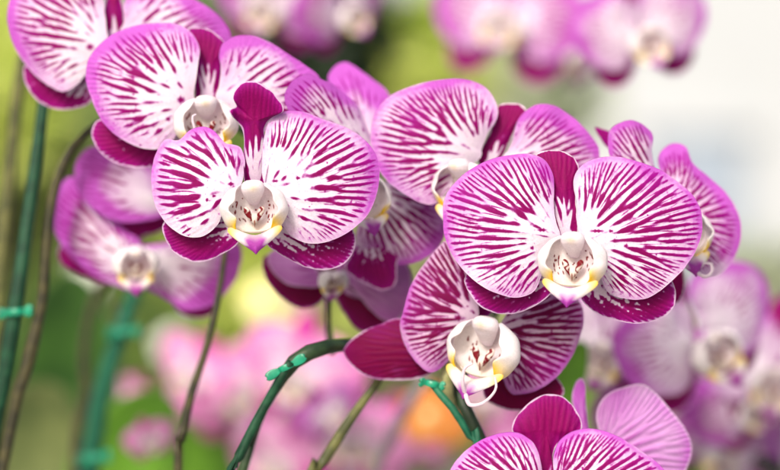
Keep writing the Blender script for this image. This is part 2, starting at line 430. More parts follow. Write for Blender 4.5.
def build_lip(parent, off, size, yaw=0, pitch=0, roll=0, seed=0, column=True, tendril=None, spots=1.0, q=1.0, wf=0.0):
    """off: lip centre relative to the flower's empty (m); size: half width of the lip chamber (m)"""
    rng = np.random.default_rng(seed + 900)
    mrot = np.array(Euler((R_(pitch), R_(roll), R_(yaw)), 'YXZ').to_matrix())
    def put(P): return (np.asarray(P) * size) @ mrot.T + np.asarray(off)
    dg = np.pi / 180
    RX, RY, RZ = 1.0, 0.72, 0.80
    # chamber (the part 'lip')
    nu, nv = int(90 * q), int(170 * q)
    al = np.linspace(0, 1, nu)[:, None]; be = np.linspace(-np.pi, np.pi, nv)[None]
    front = 84 - 16 * np.exp(-((be / dg + 90) / 35) ** 2)
    a = (front + (179.8 - front) * al) * dg
    X = 0.93 * np.sin(a) * np.cos(be); Z = RZ * 0.93 * np.sin(a) * np.sin(be); Yd = -0.32 * np.cos(a)
    Pc = np.stack([X, Yd, Z], -1)
    red = np.zeros_like(X)
    for sgn in (-1, 1):                                   # broken dark arcs inside the chamber
        for k in range(11):
            zc_ = rng.uniform(-0.42, 0.32); r0 = rng.choice([0.40, 0.50, 0.58, 0.64]) + rng.normal() * 0.02
            xc = sgn * r0 * math.sqrt(max(0.1, 1 - (zc_ / 0.7) ** 2)); tx, tz = sgn * zc_ * -0.9, 0.75
            tl = math.hypot(tx, tz); tx /= tl; tz /= tl
            du = (X - xc) * tx + (Z - zc_) * tz; dv = (X - xc) * tz - (Z - zc_) * tx
            ln, wd = rng.uniform(0.025, 0.085), rng.uniform(0.014, 0.026)
            red = np.maximum(red, 1 - sstep(0.7, 1.3, np.hypot(du / ln, dv / wd)))
    for _ in range(9):
        sx, sz = rng.uniform(-0.7, 0.7), rng.uniform(-0.5, 0.45)
        red = np.maximum(red, ((X - sx) ** 2 + (Z - sz) ** 2 < rng.uniform(0.018, 0.035) ** 2) * 0.9)
    red *= spots * (Yd > 0.01)
    V, F = shell(put(Pc), 0.0005)
    lil = 0.10 + 0.05 * np.cos(be) * np.ones_like(X)
    yel = 0.03 + 0.12 * sstep(-0.35, -0.7, Z)
    dbl = lambda z: np.concatenate([z.ravel(), z.ravel()])
    lip = mesh_obj('lip', V, F, M['lip'], parent, {'lilac': dbl(lil), 'red': dbl(red), 'yellow': dbl(yel)})
    # two side lobes: rounded ears curling round the opening
    for sgn in (-1, 1):
        nu, nv = int(30 * q), int(56 * q)
        bb = np.linspace(-62, 70, nv)[None]; al = np.linspace(0, 1, nu)[:, None]
        endt = np.abs((bb - 4) / 66.0)
        a0 = 49 + 34 * endt ** 4 + 4 * sstep(20, 70, bb) - 8 * np.exp(-((bb + 25) / 22) ** 2) + 1.6 * np.sin(bb * 0.11 + seed)
        a1 = 122 - 26 * endt ** 3
        a = (a0 + (a1 - a0) * al) * dg; b = bb * dg
        k = 1 + 0.05 * np.sin(al * 3.1) + 0.022 * np.sin(b * 4 + seed + sgn) * np.sin(al * 2.5 + 0.8 * sgn + seed) + 0.012 * np.sin(b * 9 + 3 * al + seed * sgn)
        k = k * (1 + 0.05 * sstep(0.25, 0.0, al) * np.sin(b * 6 + seed * 2 + sgn))
        P = np.stack([sgn * RX * k * np.sin(a) * np.cos(b), -RY * k * np.cos(a) - 0.03, RZ * k * np.sin(a) * np.sin(b)], -1)
        if sgn < 0: P = P[:, ::-1]
        bq = np.broadcast_to(bb if sgn > 0 else bb[:, ::-1], P.shape[:2])
        yl = sstep(0 + 4 * sgn, -44, bq) ** 1.6 * (0.35 + 0.65 * (1 - sstep(0.0, 0.45, np.broadcast_to(al, P.shape[:2])))) * (1 - 0.5 * sstep(0.5, 1.0, np.broadcast_to(al, P.shape[:2])))
        ll = 0.05 + 0.10 * sstep(40, 80, bq)
        V, F = shell(put(P), 0.0006)
        mesh_obj('side_lobe', V, F, M['lip'], lip, {'yellow': dbl(yl), 'lilac': dbl(ll)})
    # callus: two pointed red teeth and an orange keel
    vs, fs, rd, ye = [], [], [], []
    def blob(c, r, rot, red_, yel_, nu=10, nv=12):
        base = sum(len(v) for v in vs)
        th = np.linspace(0.02, np.pi - 0.02, nu)[:, None]; ph = np.linspace(0, 2 * np.pi, nv, endpoint=False)[None]
        S = np.stack([r[0] * np.sin(th) * np.cos(ph) * (0.55 + 0.45 * np.cos(th) ** 1), r[1] * np.sin(th) * np.sin(ph), r[2] * np.cos(th) + 0 * ph], -1).reshape(-1, 3)
        cr, sr = math.cos(rot), math.sin(rot)
        S = np.stack([S[:, 0] * cr + S[:, 2] * sr, S[:, 1], -S[:, 0] * sr + S[:, 2] * cr], 1) + np.array(c)
        vs.append(S); fs.append(grid_faces(nu, nv, True) + base); S0 = S - np.array(c); rd.append(red_ * (sstep(-1.0, 0.1, np.sin(S0[:, 0] * 34 + 2.2 * np.sin(S0[:, 2] * 21 + seed) + seed) + 0.9 * np.sin(S0[:, 2] * 13 + seed * 2.1 + np.sign(c[0]))) if red_ > 0.9 else 1.0) * np.ones(len(S))); ye.append(np.full(len(S), yel_))
    blob((-0.17, -0.04, -0.20), (0.15, 0.10, 0.30), -0.40, 1.0, 0.1, 36, 40)
    blob((0.17, -0.04, -0.20), (0.15, 0.10, 0.30), 0.40, 1.0, 0.1, 36, 40)
    blob((0.0, -0.06, -0.43), (0.07, 0.08, 0.16), 0.0, 0.8, 0.4)
    blob((0.0, 0.05, -0.36), (0.26, 0.18, 0.22), 0.0, 0.0, 0.12, 14, 18)
    mesh_obj('callus', put(np.concatenate(vs)), np.concatenate(fs), M['lip'], lip, {'red': np.concatenate(rd), 'yellow': np.concatenate(ye), 'lilac': np.full(sum(map(len, vs)), 0.08)})
    # arrow shaped middle lobe
    nu, nv = int(57 * q) | 1, int(22 * q)
    u = np.linspace(-1, 1, nu)[:, None]; v = np.linspace(0, 1, nv)[None]
    au = np.abs(u); m1 = 1 - au
    xi, zi, yi = 0.70 * u, -0.50 - 0.30 * (1 - au ** 1.6), -0.34 - 0.10 * m1
    xo = 0.98 * u * (0.62 + 0.38 * au); zo = -0.68 - 0.66 * (1 - au ** 1.35) ; yo = -0.44 - 0.40 * m1
    tip = np.sqrt(np.clip(1 - au ** 7, 0.0, 1)); v_ = 0.5 + (v - 0.5) * (0.12 + 0.88 * tip)
    bul = np.sin(v_ * np.pi) * (0.12 + 0.07 * m1) * (0.3 + 0.7 * tip)
    P = np.stack([xi + (xo - xi) * v_, yi + (yo - yi) * v_ - bul + 0.10 * au ** 4, zi + (zo - zi) * v_ + 0.05 * np.sin(v_ * np.pi) * au], -1)
    P[..., 2] -= 0.05 * np.exp(-(u / 0.10) ** 2) * v
    yl = 0.95 * sstep(0.62, 0.98, au) * (0.35 + 0.65 * v) + 0.10 * (1 - v)
    pu = (1 - sstep(0.26 - 0.2 * wf, 0.56 - 0.2 * wf, au + 0.05 * np.sin(9 * v))) * sstep(-0.1 + wf, 0.75 + wf, v + 0.25 * (1 - au))
    pu = np.clip(pu + 0.6 * sstep(0.82, 1.0, v) * (1 - sstep(0.3, 0.7, au)), 0, 1)
    V, F = shell(put(P), 0.0007)
    mesh_obj('middle_lobe', V, F, M['lip'], lip, {'yellow': dbl(np.broadcast_to(yl, P.shape[:2])), 'lilac': dbl(np.clip(pu + 0.03, 0, 1)), 'magenta': dbl(0.50 * pu)})
    for pth in (tendril or []):
        c = catmull(pth, 40, closed=False)
        tube('tendril', put(c), np.linspace(0.066, 0.03, 40) * size, M['lip'], lip, 8, {'lilac': 0.22, 'yellow': 0.03})
    if column:
        zc = np.array([0.95, 0.93, 0.88, 0.80, 0.70, 0.59, 0.49, 0.40, 0.31, 0.22, 0.14, 0.10])
        hw = np.array([0.01, 0.20, 0.30, 0.36, 0.38, 0.36, 0.32, 0.28, 0.23, 0.19, 0.13, 0.02])
        cy = np.array([-0.10, -0.14, -0.18, -0.20, -0.20, -0.17, -0.10, -0.03, 0.04, 0.10, 0.15, 0.18])
        hd = np.array([0.01, 0.18, 0.28, 0.34, 0.35, 0.32, 0.26, 0.20, 0.16, 0.12, 0.09, 0.02])
        ni = 34; zz = np.linspace(0, 11, ni); I = lambda arr: np.interp(zz, np.arange(12), arr)
        ph = np.linspace(0, 2 * np.pi, 28, endpoint=False)[None]
        X = I(hw)[:, None] * np.cos(ph); Yq = I(cy)[:, None] + I(hd)[:, None] * np.sin(ph); Zq = I(zc)[:, None] + 0 * ph
        # the anther cap: a soft step above a small hollow
        Yq += 0.06 * np.exp(-((Zq - 0.50) / 0.05) ** 2) * np.exp(-((X) / 0.16) ** 2) * (np.sin(ph) < 0)
        yl = 0.30 * np.exp(-((Zq - 0.70) / 0.12) ** 2 - (X / 0.14) ** 2) * (np.sin(ph) < 0.2)
        rdd = 0.10 * np.exp(-((Zq - 0.70) / 0.10) ** 2 - ((X - 0.04) / 0.08) ** 2)
        mesh_obj('column', put(np.stack([X, Yq, Zq], -1).reshape(-1, 3)), grid_faces(ni, 28, True), M['lip'], parent,
                 {'yellow': yl.ravel(), 'red': rdd.ravel(), 'lilac': (0.10 + 0.12 * sstep(0.4, 0.0, Zq)).ravel()})
    return lip

# ------------------------------------------------------------------ the flowers one can see clearly
GROUP = 'striped orchid flowers in the front clusters'
def flower(cx, cy, Y, label, group=GROUP):
    o = empty('orchid_flower', at(cx, cy, Y)); tag(o, label, 'flower', group)
    return o, at(cx, cy, Y)

#  front left flower
fl, og = flower(254, 205, 0.0, 'fully open striped orchid whose dark top sepal curls forward, left front flower')
petal('petal', fl, og, [(241,186),(244,172),(245,160),(241,148),(233,144.5),(225,143),(219,136),(213,130),(203,126.5),(190,130),(178,140),(165,139.5),(156,153),(151.5,170),(151.5,187),(155,205),(165,222),(180,234),(194,237.5),(207,234),(218,224),(224,210),(234,197)],
      (240,190), 0.000, (-0.10, 0.05), lam=10.5, seed=11, marks=[(231,184,4,2.5),(214,196,2.5,2),(207,200,2,2)], margin=8, cover=0.28, start=0.36, low=0.7, ldir=(-0.5,-0.8), wave=0.9, lil=0.75, blush=0.04, nr=96, na=410)
petal('petal', fl, og, [(266,188),(262,174),(262,158),(264,138),(271,119),(286,111),(305,112),(323,119),(348,128),(366,141),(376,155),(379.5,172),(377,193),(368,214),(353,229),(335,239),(317,243.5),(300,241),(287,232),(275,212)],
      (264,192), -0.001, (0.06, 0.03), lam=9.8, seed=12, marks=[(275,181,4,1.8),(298,178,3,2.2)], margin=8, cover=0.24, start=0.38, low=0.55, ldir=(0.8,-0.6), lil=0.8, blush=0.04, nr=100, na=430)
petal('sepal', fl, og, [(254,190),(245,184),(243.5,160),(244,140),(241,127),(232,116),(229.5,110),(236,106),(233,97),(237,87),(248,81),(262,84.5),(276,96),(284,110),(272,118),(265,128),(265,140),(268,154),(268,168),(264,184)],
      (255,186), 0.004, (0, -0.10), style='dorsal', lam=6.5, seed=13, start=0.20, cover=-0.25, centre=(255,121), lil=0.9, bulge=0.25, wave=1.3, curl=-0.35)
petal('sepal', fl, og, [(245,225),(238,243),(224,253),(205,261.5),(188,260),(173,251),(164,236),(163,224),(172,215),(200,210),(230,212)],
      (250,222), 0.008, (-0.05, 0), style='sepal', lam=6.5, seed=14, start=0.22, cover=-0.15)
petal('sepal', fl, og, [(262,228),(266,243),(276,252),(288,259),(308,268),(328,269.5),(345,263),(355,248),(354.5,233),(345,222),(315,215),(285,215)],
      (258,224), 0.008, (0.05, 0), style='sepal', lam=6.5, seed=15, start=0.26, cover=-0.2)
build_lip(fl, at(254,209,-0.004)-og, 31*unit(), seed=1, yaw=3, pitch=5, roll=-3)

#  front right flower
fl, og = flower(570, 240, -0.004, 'largest striped orchid, fully open and facing out, right of the centre')
petal('petal', fl, og, [(560,238),(556,222),(553.5,206),(554,192),(553,175),(545,160),(530,154),(510,155),(486,161),(465,173),(450,188),(443.5,203),(443,220),(444.5,236),(453,256),(468,275),(486,288.5),(508,297),(523,296.5),(535,290),(541,276),(546,255)],
      (562,241), -0.004, (-0.07, 0.04), lam=8.2, seed=21, marks=[(542,230,6,2.2),(532,248,2.5,2.5)], margin=5, cover=0.24, start=0.31, low=0.55, ldir=(-0.6,-0.8), nr=100, na=430)
petal('petal', fl, og, [(581,238),(577,222),(577,205),(574,190),(574,178),(580,167),(593,159),(613,156),(636,161),(660,170),(680,183),(695,198),(702,216),(701,235),(694,254),(680,273),(660,291),(643,299),(625,298.5),(608,292),(600,275),(592,255)],
      (578,241), -0.004, (0.07, 0.04), lam=8.2, seed=22, marks=[(597,231,9,2.0),(611,231,3,2),(626,246,3,2.5)], margin=5, cover=0.28, start=0.29, low=0.5, ldir=(0.6,-0.8), nr=100, na=430)
petal('sepal', fl, og, [(566,246),(556,236),(553,205),(550,185),(540,165),(536,155),(542,151),(556,150),(569,154),(578,164),(578,180),(576,200),(577,218),(577,236)],
      (566,240), 0.002, (0, 0.05), style='dorsal', lam=6.5, seed=23, start=0.26, cover=0.0, lil=0.25)
petal('sepal', fl, og, [(560,270),(552,292),(536,305),(518,313),(498,313.5),(480,306),(468,291),(464.5,278),(475,268),(510,262),(540,262)],
      (562,268), 0.004, (-0.05, 0), style='sepal', lam=6.2, seed=24, start=0.24, cover=-0.2)
petal('sepal', fl, og, [(575,272),(580,296),(588,307),(600,315),(618,321),(640,323.5),(660,318.5),(673,308),(676,293),(671,280),(660,272),(630,266),(600,264)],
      (572,268), 0.004, (0.05, 0), style='sepal', lam=7.5, seed=25, start=0.30, cover=-0.25)
build_lip(fl, at(573,262,-0.008)-og, 32*unit(), seed=2, yaw=-15, pitch=0, roll=2, wf=0.35)

#  flower above the front left one
fl, og = flower(205, 100, 0.030, 'striped orchid overlapped from below by the flower with the curled sepal')
petal('petal', fl, og, [(193,103),(194,92),(196,80),(198,63),(199.5,49),(193.5,35),(181,25.5),(165,22.5),(138,25),(115,32.5),(99,45),(89,57.5),(86,70),(86.5,83),(91,98),(98.5,115),(108,128),(123,140),(140,147.5),(156,149),(170,143),(182,125)],
      (196,103), 0.026, (-0.03, 0.05), lam=9.0, seed=31, marks=[(181,100,5,4.5),(168,119,3,3)], margin=14, cover=0.18, start=0.40, low=0.6, ldir=(-0.8,-0.5), blush=0.06, nr=96, na=410)
petal('petal', fl, og, [(216,100),(219,85),(221,68),(219,55),(223,43),(236,36),(253,36),(271,43),(288,54),(305,65),(320,78),(322,95),(310,115),(285,130),(255,130),(230,118)],
      (214,104), 0.030, (0.15, 0.0), lam=9.0, seed=32, margin=14, cover=0.14, start=0.45, low=0.5, ldir=(0.5,-0.8), lil=1.0)
petal('sepal', fl, og, [(208,108),(196,100),(195,74),(197,55),(192,38),(188,30),(197,27),(209,29.5),(220,37),(226,46),(224,58),(222,75),(220,102)],
      (207,104), 0.036, (0, 0.0), style='dorsal', lam=6.5, seed=33, start=0.25, cover=-0.1, lil=0.9)
petal('sepal', fl, og, [(190,130),(188,150),(170,163),(150,167),(132,167.5),(115,163),(101,153),(92,138),(93,126),(101,119),(125,118),(160,120)],
      (198,125), 0.036, (-0.05, 0), style='sepal', lam=7.5, seed=34, start=0.24, cover=-0.15)
build_lip(fl, at(206,123,0.024)-og, 30*unit(0.02), seed=3, yaw=3, pitch=8, tendril=[[(-0.15,-0.75,-0.55),(-0.35,-0.8,-0.1),(-0.42,-0.75,0.25),(-0.30,-0.7,0.35)]])

#  top left corner flower
fl, og = flower(110, 42, 0.052, 'striped orchid cut off by the top left corner of the picture')
petal('petal', fl, og, [(112,54),(108,38),(105,15),(103,-5),(95,-22),(75,-32),(50,-34),(28,-25),(13,-8),(7,15),(11,38),(19,55),(33,73),(50,86.5),(64,91.5),(77,84),(90,70),(102,64)],
      (108,50), 0.048, (-0.05, 0.05), lam=8.5, seed=41, marks=[(90,47,5,4)], margin=12, cover=0.26, start=0.33, low=1.0, ldir=(-0.7,-0.6), blush=0.06)
petal('petal', fl, og, [(118,38),(124,22),(124,5),(130,-8),(145,-16),(165,-15),(185,-6),(203,4),(217,14),(227,26),(231,38),(228,55),(210,68),(175,70),(140,62)],
      (114,44), 0.050, (0.1, 0.0), lam=9.0, seed=42, margin=14, cover=0.0, start=0.42, low=0.2, ldir=(0.6,-0.7), lil=1.0)
petal('sepal', fl, og, [(113,50),(103,34),(103,12),(107,-6),(104,-20),(112,-32),(122,-20),(121,-5),(124,12),(124,28),(120,48)],
      (113,46), 0.056, (0, 0), style='dorsal', lam=6.0, seed=43, start=0.18, cover=0.0)
petal('sepal', fl, og, [(97,62),(98,85),(89,103),(73,109),(56,109),(38,101),(27,87),(23.5,74),(26,65),(45,60),(75,55)],
      (104,60), 0.057, (-0.04, 0), style='sepal', lam=8, seed=44, start=0.44, cover=-0.05)

#  flower facing right behind the front left one
fl, og = flower(374, 170, 0.042, 'orchid turned to the right, half hidden behind the flower with the curled sepal')
petal('petal', fl, og, [(372,165),(352,150),(320,130),(295,118),(285,102),(286,90),(295,79),(308,74),(320,78.5),(334,85),(348,96),(359,107),(368,130),(376,150)],
      (374,168), 0.040, (0.55, 0.0), lam=6.4, seed=51, margin=9, cover=0.12, start=0.55, low=0.0, ldir=(-0.6,-0.8), lil=1.25)
petal('sepal', fl, og, [(374,165),(355,130),(338,100),(328,80),(333,68),(344,62),(354,66),(371,78),(386,90),(395,110),(392,140),(384,160)],
      (376,168), 0.056, (0.05, 0.35), style='petal', lam=7, seed=52, margin=14, cover=-0.25, start=0.45, low=0.0, lil=1.7, ldir=(-0.2,-0.9), blush=0.25)
petal('petal', fl, og, [(378,190),(390,180),(410,180),(430,192),(441,210),(445,230),(443,240),(433,253),(416,262.5),(400,264.5),(381,259),(366,249.5),(356,243),(358,225),(366,205)],
      (368,182), 0.050, (0.18, 0.05), lam=7.2, seed=53, margin=9, cover=0.26, start=0.36, low=0.0, ldir=(0.8,0.5), lil=0.85)
petal('sepal', fl, og, [(362,235),(352,250),(345,267),(353,277),(363,283),(382,290),(395,284.5),(397,268),(396,250),(380,235)],
      (366,222), 0.052, (0, 0.1), style='sepal', lam=7, seed=54, start=0.30, cover=-0.05, lil=0.9)
build_lip(fl, at(364,198,0.034)-og, 27*unit(0.03), seed=4, yaw=34, pitch=4, tendril=None)

#  flower between the two front ones
fl, og = flower(490, 158, 0.026, 'striped orchid facing left between the two large front flowers')
petal('petal', fl, og, [(480,158),(482,148),(488,133),(497,118),(497,105),(488,90),(474,81.5),(455,78.5),(430,81),(405,88.5),(388,97.5),(375,112),(371,128),(371,148),(376,165),(387,181),(402,192),(420,202.5),(434,204),(447,192),(462,172)],
      (482,160), 0.030, (0.02, 0.05), lam=7.8, seed=61, margin=11, cover=0.36, start=0.33, low=0.65, ldir=(-0.7,-0.7), nr=96, na=410)
petal('petal', fl, og, [(500,162),(508,150),(513,137),(518,120),(528,109),(540,104),(556,106),(573,117.5),(588,132),(599,149),(598,170),(580,185),(550,185),(520,175)],
      (498,166), 0.034, (0.16, 0.0), lam=7.4, seed=62, margin=12, cover=0.16, start=0.42, low=0.0, ldir=(0.4,-0.9), lil=1.0)
petal('sepal', fl, og, [(486,176),(478,160),(489,133),(496,118),(499,105),(511,103),(522,105),(526,112),(518,122),(512,138),(503,156),(498,174)],
      (489,166), 0.040, (0, 0), style='dorsal', lam=6.5, seed=63, start=0.22, cover=0.0, lil=0.2)
build_lip(fl, at(463,187,0.026)-og, 31*unit(0.01), seed=5, yaw=-36, pitch=4)

#  flower at the far right edge of the cluster
fl, og = flower(672, 205, 0.040, 'orchid facing right, behind the right edge of the largest flower')
petal('petal', fl, og, [(660,190),(640,180),(622,170),(610,156),(608,140),(610,130),(618,123.5),(632,120),(645,126),(653,136),(652,152),(656,170),(668,185)],
      (668,196), 0.036, (0.45, 0.0), lam=5.6, seed=71, margin=6, cover=0.12, start=0.34, low=0.0, lil=1.0, ldir=(0,-1))
petal('petal', fl, og, [(672,205),(663,180),(658,160),(663,149),(674,143),(686,147),(693,163),(710,178),(728,195),(739,215),(741,235),(737,252),(729,266),(716,276),(700,276),(688,255),(678,230)],
      (672,222), 0.040, (0.25, 0.10), lam=7.0, seed=72, margin=9, cover=0.32, start=0.36, low=0.0, lil=1.05, ldir=(0.5,-0.6), blush=0.25)
petal('sepal', fl, og, [(640,170),(620,155),(608,148),(600,138),(595,127.5),(603,129),(612,133),(628,145)],
      (642,170), 0.052, (0.2, 0), style='solid', lam=6, seed=73, nr=30, na=140)
petal('sepal', fl, og, [(672,262),(682,266),(685,280),(684,292),(678,303),(670,302),(664,285)],
      (672,258), 0.052, (0, 0), style='solid', lam=6, seed=74, nr=30, na=140, lil=0.2)
build_lip(fl, at(684,234,0.028)-og, 29*unit(0.03), seed=6, yaw=30, pitch=6,
          tendril=[[(0.0,-0.8,-1.25),(0.30,-0.95,-1.35),(0.55,-0.95,-1.20),(0.52,-0.9,-0.95),(0.25,-0.85,-0.92)],[(0.1,-0.8,-1.25),(0.55,-0.6,-1.42),(0.95,-0.45,-1.30),(1.0,-0.4,-1.02),(0.75,-0.5,-0.95)]])

#  lower middle flower
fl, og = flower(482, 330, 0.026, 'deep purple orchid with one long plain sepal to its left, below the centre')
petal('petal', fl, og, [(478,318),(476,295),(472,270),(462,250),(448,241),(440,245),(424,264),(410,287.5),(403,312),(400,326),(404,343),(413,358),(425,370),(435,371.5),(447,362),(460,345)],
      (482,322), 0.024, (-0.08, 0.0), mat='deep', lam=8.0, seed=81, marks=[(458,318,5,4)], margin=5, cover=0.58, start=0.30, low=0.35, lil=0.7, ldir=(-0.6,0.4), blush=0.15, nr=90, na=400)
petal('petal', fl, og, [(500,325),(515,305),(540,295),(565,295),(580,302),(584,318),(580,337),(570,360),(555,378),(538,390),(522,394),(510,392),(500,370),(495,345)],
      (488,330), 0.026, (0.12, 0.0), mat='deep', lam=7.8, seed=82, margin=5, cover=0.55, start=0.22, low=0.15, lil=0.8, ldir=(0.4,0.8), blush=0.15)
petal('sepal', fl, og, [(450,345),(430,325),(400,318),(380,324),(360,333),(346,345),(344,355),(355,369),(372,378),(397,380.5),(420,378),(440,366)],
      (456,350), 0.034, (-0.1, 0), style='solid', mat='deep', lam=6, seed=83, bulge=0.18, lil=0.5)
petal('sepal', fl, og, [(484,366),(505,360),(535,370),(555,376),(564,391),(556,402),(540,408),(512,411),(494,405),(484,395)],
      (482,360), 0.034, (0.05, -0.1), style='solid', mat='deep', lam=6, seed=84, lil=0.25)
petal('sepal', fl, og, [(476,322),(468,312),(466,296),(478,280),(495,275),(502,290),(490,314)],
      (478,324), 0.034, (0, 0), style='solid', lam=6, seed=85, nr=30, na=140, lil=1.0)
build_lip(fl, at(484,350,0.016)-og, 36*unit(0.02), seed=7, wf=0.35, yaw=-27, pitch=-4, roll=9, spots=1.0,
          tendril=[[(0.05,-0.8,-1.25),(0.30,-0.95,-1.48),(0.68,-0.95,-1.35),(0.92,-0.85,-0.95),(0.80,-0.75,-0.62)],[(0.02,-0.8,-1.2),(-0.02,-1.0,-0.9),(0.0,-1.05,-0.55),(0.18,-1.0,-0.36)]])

#  bottom flower
fl, og = flower(549, 490, 0.004, 'striped orchid cut off by the bottom edge, broad dark top sepal upright')
petal('petal', fl, og, [(545,505),(543,485),(541,463),(535,445),(523,435),(510,432),(490,436),(470,447),(455,462),(446,480),(444,500),(450,525),(470,545),(500,550),(525,540)],
      (547,505), 0.002, (-0.06, 0.05), lam=7.0, seed=91, margin=5, cover=0.42, start=0.25, low=0.3, lil=0.9, ldir=(-0.5,-0.8))
petal('petal', fl, og, [(553,505),(557,485),(553,465),(555,450),(561,439),(573,431),(590,428.5),(608,432),(628,442),(646,454),(661,466),(672,482),(676,502),(670,525),(645,548),(610,550),(580,530)],
      (552,505), 0.002, (0.06, 0.05), lam=7.0, seed=92, margin=5, cover=0.44, start=0.25, low=0.3, lil=0.9, ldir=(0.5,-0.8))
petal('sepal', fl, og, [(547,500),(538,475),(537,455),(522,440),(512,430),(517,416),(530,402),(545,394.5),(561,396),(573,406),(581,420),(580,432),(562,440),(553,455),(555,475),(556,490)],
      (548,500), 0.010, (0, 0.03), style='dorsal', lam=8, seed=93, start=0.05, cover=0.1, centre=(546,430), lil=0.7, fold=0.12, relief=0.12)
build_lip(fl, at(549,522,0.0)-og, 32*unit(), seed=8)

#  pale flower turned away behind the bottom one
fl, og = flower(610, 452, 0.040, 'pale lilac back of an orchid turned away, behind the bottom flower')
petal('petal', fl, og, [(610,450),(598,428),(597,410),(607,394),(627,386),(643,384.5),(656,393),(671,410),(686,430),(692,447),(689,463),(678,478),(650,480),(625,468)],
      (600,462), 0.036, (0.1, 0.05), style='back', lam=8.5, seed=95, relief=0.34, lil=1.15, bulge=0.2)
petal('sepal', fl, og, [(590,440),(580,430),(572,402),(575,384),(581,378),(585,384),(586,400),(588,424)],
      (590,444), 0.042, (0, 0), style='back', lam=6, seed=96, nr=30, na=140, lil=1.4)

#  blurred flower at the left
fl, og = flower(140, 258, 0.105, 'soft blurred purple orchid hanging under the left front flowers')
kw = dict(nr=44, na=180)
petal('petal', fl, og, [(155,190),(150,165),(125,150),(105,145),(88,148),(77,160),(74.5,172),(77,187),(86,203),(103,215.5),(123,222),(145,220.5),(162,216),(168,205)],
      (170,200), 0.092, (-0.1, 0), lam=8, seed=101, cover=-0.3, start=0.42, low=0.1, lil=2.2, ldir=(-0.7,0.1), blush=0.25, **kw)
petal('petal', fl, og, [(142,246),(122,228),(90,200),(75,178),(64,180),(56,196),(53,215),(57,237),(71,257),(92,274),(112,284),(134,288)],
      (130,262), 0.100, (-0.1, 0), lam=8, seed=102, cover=0.35, start=0.40, low=0.0, lil=1.9, ldir=(-0.6,-0.4), blush=0.2, **kw)
petal('sepal', fl, og, [(115,265),(90,262),(70,245),(60,246),(58,257),(65,267),(83,276),(105,285),(120,280)], (122,268), 0.108, style='solid', seed=103, lil=0.3, **kw)
petal('sepal', fl, og, [(130,250),(122,235),(117,225),(120,215),(140,210),(165,210),(168,225),(160,232),(140,238)], (140,250), 0.106, style='solid', seed=104, lil=0.8, **kw)
petal('petal', fl, og, [(136,250),(142,284),(160,296),(172,303),(188,310),(213,304),(234,282),(241,262),(240,245),(225,235),(195,235),(165,242)],
      (148,256), 0.100, (0.1, 0), lam=8, seed=105, cover=-0.3, start=0.46, low=0.0, lil=2.2, ldir=(0.7,-0.2), blush=0.2, **kw)
petal('sepal', fl, og, [(165,275),(170,297),(176,310),(186,317),(200,318.5),(212,314),(218,300),(205,280),(185,270)], (150,262), 0.108, style='solid', seed=106, lil=0.3, **kw)
build_lip(fl, at(136,263,0.090)-og, 21*unit(0.1), seed=9, yaw=8, pitch=26, q=0.6, spots=0.3)

#  blurred flower under the middle
fl, og = flower(332, 278, 0.075, 'dark purple orchid hanging below, between front petals and the olive pedicel')
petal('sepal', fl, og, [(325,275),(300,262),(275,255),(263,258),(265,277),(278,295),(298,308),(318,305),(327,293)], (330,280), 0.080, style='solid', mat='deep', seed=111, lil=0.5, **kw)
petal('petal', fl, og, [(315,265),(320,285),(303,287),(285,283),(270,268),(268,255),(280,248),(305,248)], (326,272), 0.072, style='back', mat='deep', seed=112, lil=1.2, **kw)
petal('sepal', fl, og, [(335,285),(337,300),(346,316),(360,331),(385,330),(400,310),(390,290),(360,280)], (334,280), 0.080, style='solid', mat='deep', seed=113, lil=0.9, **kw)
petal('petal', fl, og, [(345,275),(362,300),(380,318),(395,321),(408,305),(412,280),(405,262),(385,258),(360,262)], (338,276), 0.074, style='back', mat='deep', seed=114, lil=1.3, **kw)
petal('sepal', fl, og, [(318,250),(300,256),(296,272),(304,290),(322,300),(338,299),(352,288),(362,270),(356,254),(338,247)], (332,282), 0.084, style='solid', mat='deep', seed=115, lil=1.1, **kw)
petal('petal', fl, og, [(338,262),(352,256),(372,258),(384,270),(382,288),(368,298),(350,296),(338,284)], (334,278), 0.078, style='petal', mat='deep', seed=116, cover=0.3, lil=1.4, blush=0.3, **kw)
build_lip(fl, at(333,280,0.066)-og, 14*unit(0.07), seed=10, yaw=25, pitch=45, q=0.6)

